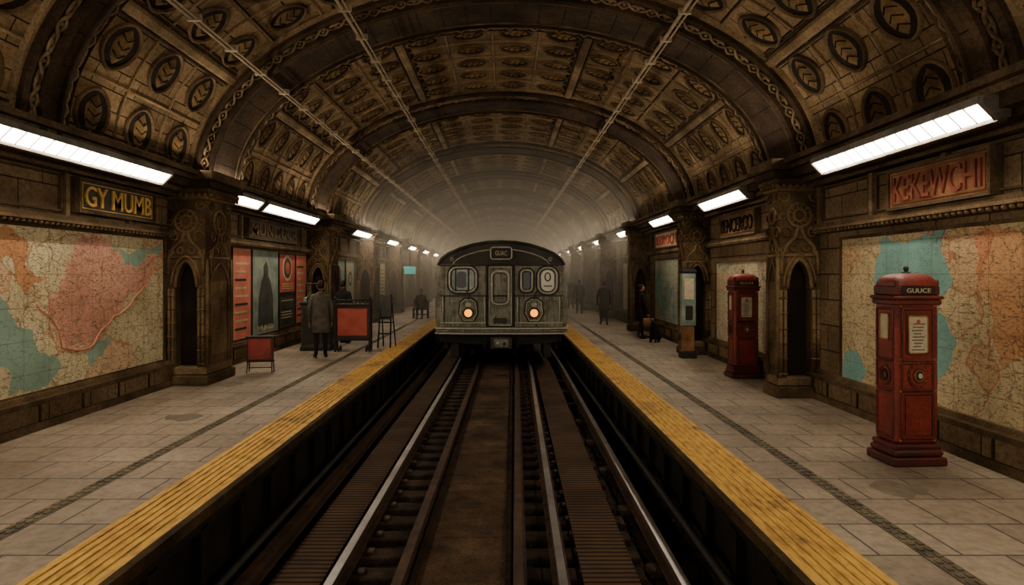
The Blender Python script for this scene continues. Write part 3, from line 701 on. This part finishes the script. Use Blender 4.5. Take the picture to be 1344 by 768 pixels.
# =============== RED PILLAR MACHINES ===============
def red_pillar(x,y,rot=0):
    b=B(lambda X,Y,Z:(X*.84,Y*.80,Z))
    b.bbox(-.27,.27,-.22,.22,0,.07,'redd',.012); b.bbox(-.25,.25,-.2,.2,.07,.13,'redd',.02); b.bbox(-.235,.235,-.185,.185,.13,.17,'redd',.01)
    b.bbox(-.215,.215,-.165,.165,.17,1.33,'red',.025)
    b.bbox(-.235,.235,-.185,.185,1.30,1.345,'redd',.01); b.bbox(-.25,.25,-.2,.2,1.345,1.375,'redd',.01)
    b.bbox(-.225,.225,-.175,.175,1.375,1.46,'redd',.012)
    vs=[];fs=[]
    for i,(q,h) in enumerate([(1.0,0),(1.0,.02),(.94,.05),(.8,.078),(.55,.095),(.25,.102),(0.02,.104)]):
        for j in range(24):
            a=2*math.pi*j/24; cx=math.copysign(abs(math.cos(a))**.45,math.cos(a)); sy=math.copysign(abs(math.sin(a))**.45,math.sin(a))
            vs.append((cx*.235*q,sy*.185*q,1.455+h*1.0))
    for i in range(6):
        for j in range(24): fs.append((i*24+j,i*24+(j+1)%24,(i+1)*24+(j+1)%24,(i+1)*24+j))
    b.add(vs,fs,'red',True)
    b.lathe((0,0,1.55),[(.05,0),(.045,.015),(.02,.02),(.018,.03),(.028,.045),(.02,.062),(0.001,.068)],'dark',12)
    for sx in (-1,1): b.lathe((sx*.2,-.15,1.46),[(.022,0),(.022,.03),(.012,.045),(.001,.05)],'redd',8)
    mp=lambda a,z,d:(a,-.175-d,z)
    b.prism(rr(0,1.418,.34,.06,.015,3),mp,0,.008,'signbg'); b.text('GUUCE',lambda a,z,d:(a,-.183-d,z),-.12,.12,1.40,1.436,'pcream',.004)
    mp=lambda a,z,d:(a,-.165-d,z)
    mpS=lambda a,z,d:(-.215-d,a,z)
    def fr(m,cx,cz,w,h,k='redd',t=.012): b.tube([m(a,z,.004) for a,z in rr(cx,cz,w,h,.012,3)],t,k,6,closed=True)
    fr(mp,0,1.06,.31,.42); b.prism(rr(0,1.06,.24,.34,.03),mp,0,.006,'redd'); b.prism(rr(0,1.06,.185,.29,.02),mp,.004,.012,'notice'); b.tube([mp(a,z,.012) for a,z in rr(0,1.06,.19,.30,.02,3)],.007,'brass',5,closed=True)
    for i in range(9): b.box(-.065+.01*(i%3),.065-.012*((i*7)%4),-.179,-.176,.935+i*.026,.942+i*.026,'ink')
    b.cyl((0,-.17,1.165),(0,-.18,1.165),.02,'pred',n=12)
    fr(mp,0,.72,.31,.22)
    for (r,d,k) in ((.105,.012,'redd'),(.088,.02,'red'),(.066,.026,'redd'),(.05,.034,'brass'),(.038,.038,'dark'),(.022,.045,'notice')): b.cyl((0,-.16,.73),(0,-.165-d,.73),r,k,r*.97,24)
    for i in range(12): a=i*math.pi/6; b.ell((.097*math.cos(a),-.178,.73+.097*math.sin(a)),(.006,.005,.006),'brass',5,3)
    fr(mp,0,.40,.31,.36); b.prism(rr(0,.40,.25,.30,.01),mp,0,.012,'red'); 
    for sx in (-1,1):
        for z in (.6,.86,1.29,.2): b.ell((sx*.17,-.168,z),(.01,.008,.01),'brass',6,4)
    for m in (mpS,lambda a,z,d:(.215+d,a,z)):
        fr(m,0,1.06,.24,.42); b.prism(rr(0,1.12,.11,.2,.015),m,0,.008,'notice'); b.tube([m(a,z,.008) for a,z in rr(0,1.12,.12,.21,.015,3)],.007,'brass',5,closed=True)
        fr(m,0,.72,.24,.22); b.tube([m(.08*math.cos(i*.5236),.72+.08*math.sin(i*.5236),.004) for i in range(12)],.012,'redd',6,closed=True); b.tube([m(.04*math.cos(i*.5236),.72+.04*math.sin(i*.5236),.004) for i in range(12)],.012,'dark',6,closed=True)
        fr(m,0,.40,.24,.36)
    b.obj('vintage_vending_machine',None,(x,y,ZF),rot)
red_pillar(3.34,5.07,math.radians(3))
red_pillar(3.60,9.2)

# =============== LEFT PLATFORM FURNITURE ===============
b=B()
b.bbox(-.20,.18,-.06,.06,.19,.56,'redd',.012); b.bbox(-.175,.155,-.068,-.05,.215,.535,'red',.006)
b.bbox(-.22,.20,-.08,.08,.555,.58,'dark',.006); b.bbox(-.21,.19,-.07,.07,.175,.195,'dark',.005)
for x in (-.19,.17):
    for y in (-.05,.05): b.cyl((x,y,.18),(x*1.05,y*1.5,0),.011,'dark',.009,8)
b.tube([(-.19,0,.08),(.17,0,.08)],.007,'dark',6)
b.obj('small_red_sign_stand',None,(-3.83,9.6,ZF),math.radians(8))
b=B()
b.bbox(-.36,.30,-.10,.16,.26,.92,'redd',.015); b.bbox(-.32,.26,-.115,-.09,.32,.86,'pred',.008)
for (x0,x1,z0,z1) in ((-.38,.32,.91,.96),(-.38,.32,.22,.27)): b.bbox(x0,x1,-.13,.18,z0,z1,'dark',.01)
for x in (-.37,.31):
    b.bbox(x-.02,x+.02,-.13,-.09,.0,1.05,'dark',.005); b.bbox(x-.02,x+.02,.14,.18,.0,1.05,'dark',.005); b.lathe((x,-.11,1.05),[(.015,0),(.03,.02),(.02,.045),(.001,.06)],'dark',8)
for i in range(9): b.cyl((-.33+i*.075,-.11,.95),(-.33+i*.075,-.11,1.03),.008,'dark',n=6)
b.tube([(-.38,-.11,1.03),(.32,-.11,1.03)],.012,'dark',6)
for x in (-.3,.24):
    for y in (-.1,.14): b.cyl((x-.015,y,.05),(x+.015,y,.05),.05,'dark',n=14)
b.obj('news_cart',None,(-3.02,12.3,ZF),math.radians(6))
b=B()
for x in (-.14,.14):
    b.tube([(x,-.12,0),(x*.8,0,1.12)],.018,'dark',8); b.tube([(x,.18,0),(x*.8,.0,1.1)],.015,'dark',8)
for z in (.3,.65,1.05): b.tube([(-.15,-.1*(1-z/1.12),z),(.15,-.1*(1-z/1.12),z)],.014,'dark',6)
b.bbox(-.12,.12,-.04,-.02,.6,1.1,'pdark',.005); b.bbox(-.16,.16,-.09,-.02,.52,.55,'dark',.005)
b.obj('easel_stand',None,(-2.5,12.9,ZF),math.radians(-12))
b=B()
b.bbox(-.30,.28,-.18,.18,.06,.95,'pdark',.015); b.bbox(-.33,.31,-.21,.21,.94,.99,'dark',.012); b.bbox(-.32,.30,-.2,.2,.0,.08,'dark',.01)
for i in range(3): b.bbox(-.26+i*.18,-.10+i*.18,-.195,-.175,.14,.86,'signbg',.006); b.ell((-.12+i*.18,-.2,.5),(.012,.012,.012),'brass',6,4)
for i in range(6): b.bbox(-.26+i*.09,-.2+i*.09,-.12,.1,.99,1.08+.05*((i*5)%3),['pteal','pdark','redd'][i%3],.004)
b.tube([(-.28,.15,.98),(-.28,.15,1.35),(.26,.15,1.35),(.26,.15,.98)],.014,'dark',6)
b.obj('newsstand_cabinet',None,(-3.82,12.5,ZF),math.radians(4))
b=B()
b.bbox(-.28,.28,-.15,.15,.30,.36,'redd',.01); b.bbox(-.28,.28,.12,.16,.36,.62,'redd',.01)
for x in (-.25,.25):
    for y in (-.12,.12): b.bbox(x-.02,x+.02,y-.02,y+.02,0,.31,'dark',.004)
b.bbox(-.26,.26,-.13,.13,.12,.15,'dark',.004)
b.obj('platform_bench',None,(-2.95,21.5,ZF),0)
b=B(lambda X,Y,Z:(X*.8,Y*.8,Z*1.08))
b.bbox(-.16,.16,-.1,.1,.55,1.45,'pteal',.015); b.bbox(-.18,.18,-.12,.12,1.45,1.52,'dark',.02); b.bbox(-.18,.18,-.12,.12,.0,.12,'dark',.01); b.bbox(-.13,.13,-.08,.08,.12,.55,'signbr',.01)
b.bbox(-.11,.11,-.11,-.095,1.0,1.36,'notice',.004); b.bbox(-.08,.08,-.13,-.095,.66,.9,'dark',.01)
b.obj('ticket_machine',None,(3.40,11.3,ZF),0)

# =============== PEOPLE ===============
def skin(points,edges,radii,root=0,sub=1):
    me=D.meshes.new('sk'); me.from_pydata(points,edges,[]); ob=D.objects.new('sk',me); C.scene.collection.objects.link(ob)
    md=ob.modifiers.new('s','SKIN'); md.use_smooth_shade=True
    for i,r in enumerate(radii): me.skin_vertices[0].data[i].radius=(r,r)
    me.skin_vertices[0].data[root].use_root=True
    sb=ob.modifiers.new('u','SUBSURF'); sb.levels=sub; sb.render_levels=sub
    dg=C.evaluated_depsgraph_get(); dg.update(); e=ob.evaluated_get(dg); m=e.to_mesh()
    vs=[tuple(v.co) for v in m.vertices]; fs=[tuple(p.vertices) for p in m.polygons]
    e.to_mesh_clear(); D.objects.remove(ob); return vs,fs
def person(x,y,h,rot,coat='coat',stride=.0,name='person',sit=False,bag=False,arm=0.12):
    b=B(); S=h/1.75
    P=[];E=[];R=[]
    def a(p,r,pr=None):
        P.append(p);R.append(r)
        if pr is not None: E.append((pr,len(P)-1))
        return len(P)-1
    zp=.93 if not sit else .5
    dz=zp-.93
    pel=a((0,0,zp),.14); sp=a((0,.01,1.12+dz),.13,pel); ch=a((0,.0,1.32+dz),.15,sp); nk=a((0,0,1.47+dz),.062,ch); hd0=a((0,-.01,1.54+dz),.058,nk)
    hands=[]
    for sg in (-1,1):
        f=stride*sg
        hp=a((sg*.09,0,zp-.05),.10,pel)
        if sit: kn=a((sg*.11,-.42,zp-.02),.07,hp); an=a((sg*.11,-.45,.09),.045,kn); to=a((sg*.12,-.60,.04),.04,an)
        else:
            kn=a((sg*.10,-f*.5-.02*abs(stride)*3,.50),.068,hp); an=a((sg*.10,-f*.95+(.08 if f<0 else 0),.09),.045,kn); to=a((sg*.12,-f*.95-.16,.035),.04,an)
        sh=a((sg*.185,0,1.40+dz),.068,ch); el=a((sg*(.20+arm*.5),f*.35+.02,1.12+dz),.05,sh)
        if sit: wr=a((sg*.14,-.28,zp+.1),.034,el)
        else: wr=a((sg*(.19+arm*.6),f*.7-.06,.87),.034,el)
        pm=a((P[wr][0]*.99,P[wr][1]-.02,P[wr][2]-.08),.036,wr); hands.append((sg,P[pm]))
    vs,fs=skin(P,E,R,0,2)
    up=[];lo=[]
    for f in fs:
        zc=sum(vs[i][2] for i in f)/len(f)
        (lo if (zc<zp-.03 and abs(sum(vs[i][0] for i in f)/len(f))<.19) else up).append(f)
    sc=lambda X,Y,Z:(X*S,Y*S,Z*S)
    b.add(vs,up,coat,True,sc); b.add(vs,lo,'trou',True,sc)
    if not sit:
        pr=[(.19,1.40),(.205,1.30),(.175,1.12),(.18,.95),(.20,.75),(.21,.58),(.20,.575),(.10,.9)]
        b.lathe((0,0,0),pr,coat,20,fn=sc,sy=.66+stride*.5)
    b.tube([(0.075*math.cos(i*.63),.065*math.sin(i*.63),1.475+dz) for i in range(10)],.022,coat,6,closed=True,fn=sc)
    hz=1.635+dz
    b.ell((0,-.01,hz),(.078,.095,.115),'skin',16,12,sc); b.ell((0,-.035,hz-.075),(.05,.06,.045),'skin',12,8,sc)
    b.ell((0,-.108,hz-.01),(.013,.02,.026),'skin',8,6,sc); b.ell((0,-.096,hz-.055),(.024,.01,.007),'pred',8,4,sc)
    for sg in (-1,1):
        b.ell((sg*.03,-.092,hz+.018),(.013,.01,.008),'ink',8,5,sc); b.ell((sg*.08,0,hz),(.012,.02,.03),'skin',8,6,sc)
    b.ell((0,.018,hz+.03),(.087,.095,.105),'hair',16,10,sc)
    for sg,p in hands:
        b.ell((p[0],p[1],p[2]-.015),(.02,.038,.045),'skin',10,6,sc)
        for i,l in enumerate((.065,.078,.072,.055)):
            yy=p[1]-.027+i*.018
            b.tube([(p[0],yy,p[2]-.04),(p[0]-sg*.004,yy-.002,p[2]-.05-l*.5),(p[0]-sg*.016,yy-.004,p[2]-.05-l)],[.010,.009,.006],'skin',6,fn=sc)
        b.tube([(p[0],p[1]-.032,p[2]),(p[0]-sg*.006,p[1]-.055,p[2]-.03),(p[0]-sg*.012,p[1]-.06,p[2]-.06)],[.012,.010,.007],'skin',6,fn=sc)
    for q in range(len(P)):
        if abs(R[q]-.04)<1e-6 and P[q][2]<.06: b.ell((P[q][0],P[q][1]+.06,.04),(.048,.14,.045),'dark',10,6,sc)
    if bag:
        sg,p=hands[0]; b.bbox(p[0]-.05,p[0]+.05,p[1]-.18,p[1]+.18,p[2]-.42,p[2]-.12,'signbr',.02,sc); b.tube([(p[0],p[1]-.08,p[2]-.12),(p[0],p[1],p[2]-.05),(p[0],p[1]+.08,p[2]-.12)],.01,'dark',6,fn=sc)
    b.obj(name,None,(x,y,ZF),rot)
person(-3.42,11.35,1.42,math.radians(200),'coatg',0,arm=.1)
person(-3.62,13.7,1.40,math.radians(160),'coat',0.05)
person(3.05,18.7,1.32,math.radians(175),'coat',.24)
person(3.30,14.7,1.30,math.radians(100),'coat',.08,bag=True)
person(3.0,27.5,1.36,0,'coat',.2); person(2.95,24,1.34,math.radians(180),'coat',.15)
person(-2.95,21.55,1.36,0,'coat',0,sit=True)
P=[(0,.12,.12),(0,.05,.22),(0,-.06,.33),(0,-.10,.42),(0,-.13,.47),(0,-.21,.45),
   (.06,-.06,.28),(.06,-.09,.14),(.06,-.10,.02),(.06,-.15,.015),(-.06,-.06,.28),(-.06,-.09,.14),(-.06,-.10,.02),(-.06,-.15,.015),
   (.09,.10,.10),(.10,-.01,.12),(.09,.07,.03),(.09,-.04,.015),(-.09,.10,.10),(-.10,-.01,.12),(-.09,.07,.03),(-.09,-.04,.015),(0,.22,.05),(0,.33,.03)]
E=[(0,1),(1,2),(2,3),(3,4),(4,5),(2,6),(6,7),(7,8),(8,9),(2,10),(10,11),(11,12),(12,13),(0,14),(14,15),(15,16),(16,17),(0,18),(18,19),(19,20),(20,21),(0,22),(22,23)]
R=[.085,.085,.085,.055,.06,.03,.04,.026,.02,.02,.04,.026,.02,.02,.06,.045,.025,.02,.06,.045,.025,.02,.025,.012]
vs,fs=skin(P,E,R,0,2); b=B(); b.add(vs,fs,'coat',True)
for sg in (-1,1): b.tube([(sg*.04,-.11,.5),(sg*.055,-.10,.56)],[.022,.004],'coat',6); b.ell((sg*.025,-.175,.485),(.008,.008,.008),'ink',6,4)
b.ell((0,-.235,.455),(.012,.01,.01),'ink',6,4)
b.obj('dog',None,(3.42,13.9,ZF),math.radians(-30))

# =============== HAZE ===============
def haze(name,y0,y1,dens):
    b=B(); m=D.materials.new(name); m.use_nodes=True; nt=m.node_tree; nt.nodes.clear()
    o=nt.nodes.new('ShaderNodeOutputMaterial'); v=nt.nodes.new('ShaderNodeVolumePrincipled')
    v.inputs['Color'].default_value=(.95,.9,.78,1); v.inputs['Density'].default_value=dens; v.inputs['Anisotropy'].default_value=.2
    nt.links.new(v.outputs[0],o.inputs['Volume']); b.box(-4.64,3.88,y0,y1,ZP+.001,4.2,m); b.obj(name)
haze('tunnel_haze',15.5,65,.036)

w=D.worlds.new('World'); C.scene.world=w; w.use_nodes=True; w.node_tree.nodes['Background'].inputs[0].default_value=(.9,.78,.6,1); w.node_tree.nodes['Background'].inputs[1].default_value=1.3
cam=D.cameras.new('Camera'); co=D.objects.new('Camera',cam); C.scene.collection.objects.link(co); C.scene.camera=co
co.location=(0,0,0); co.rotation_euler=(math.radians(90),0,0); cam.sensor_width=36; cam.lens=36*800/1344
cam.shift_x=10/1344; cam.shift_y=-24/1344; cam.clip_start=.05
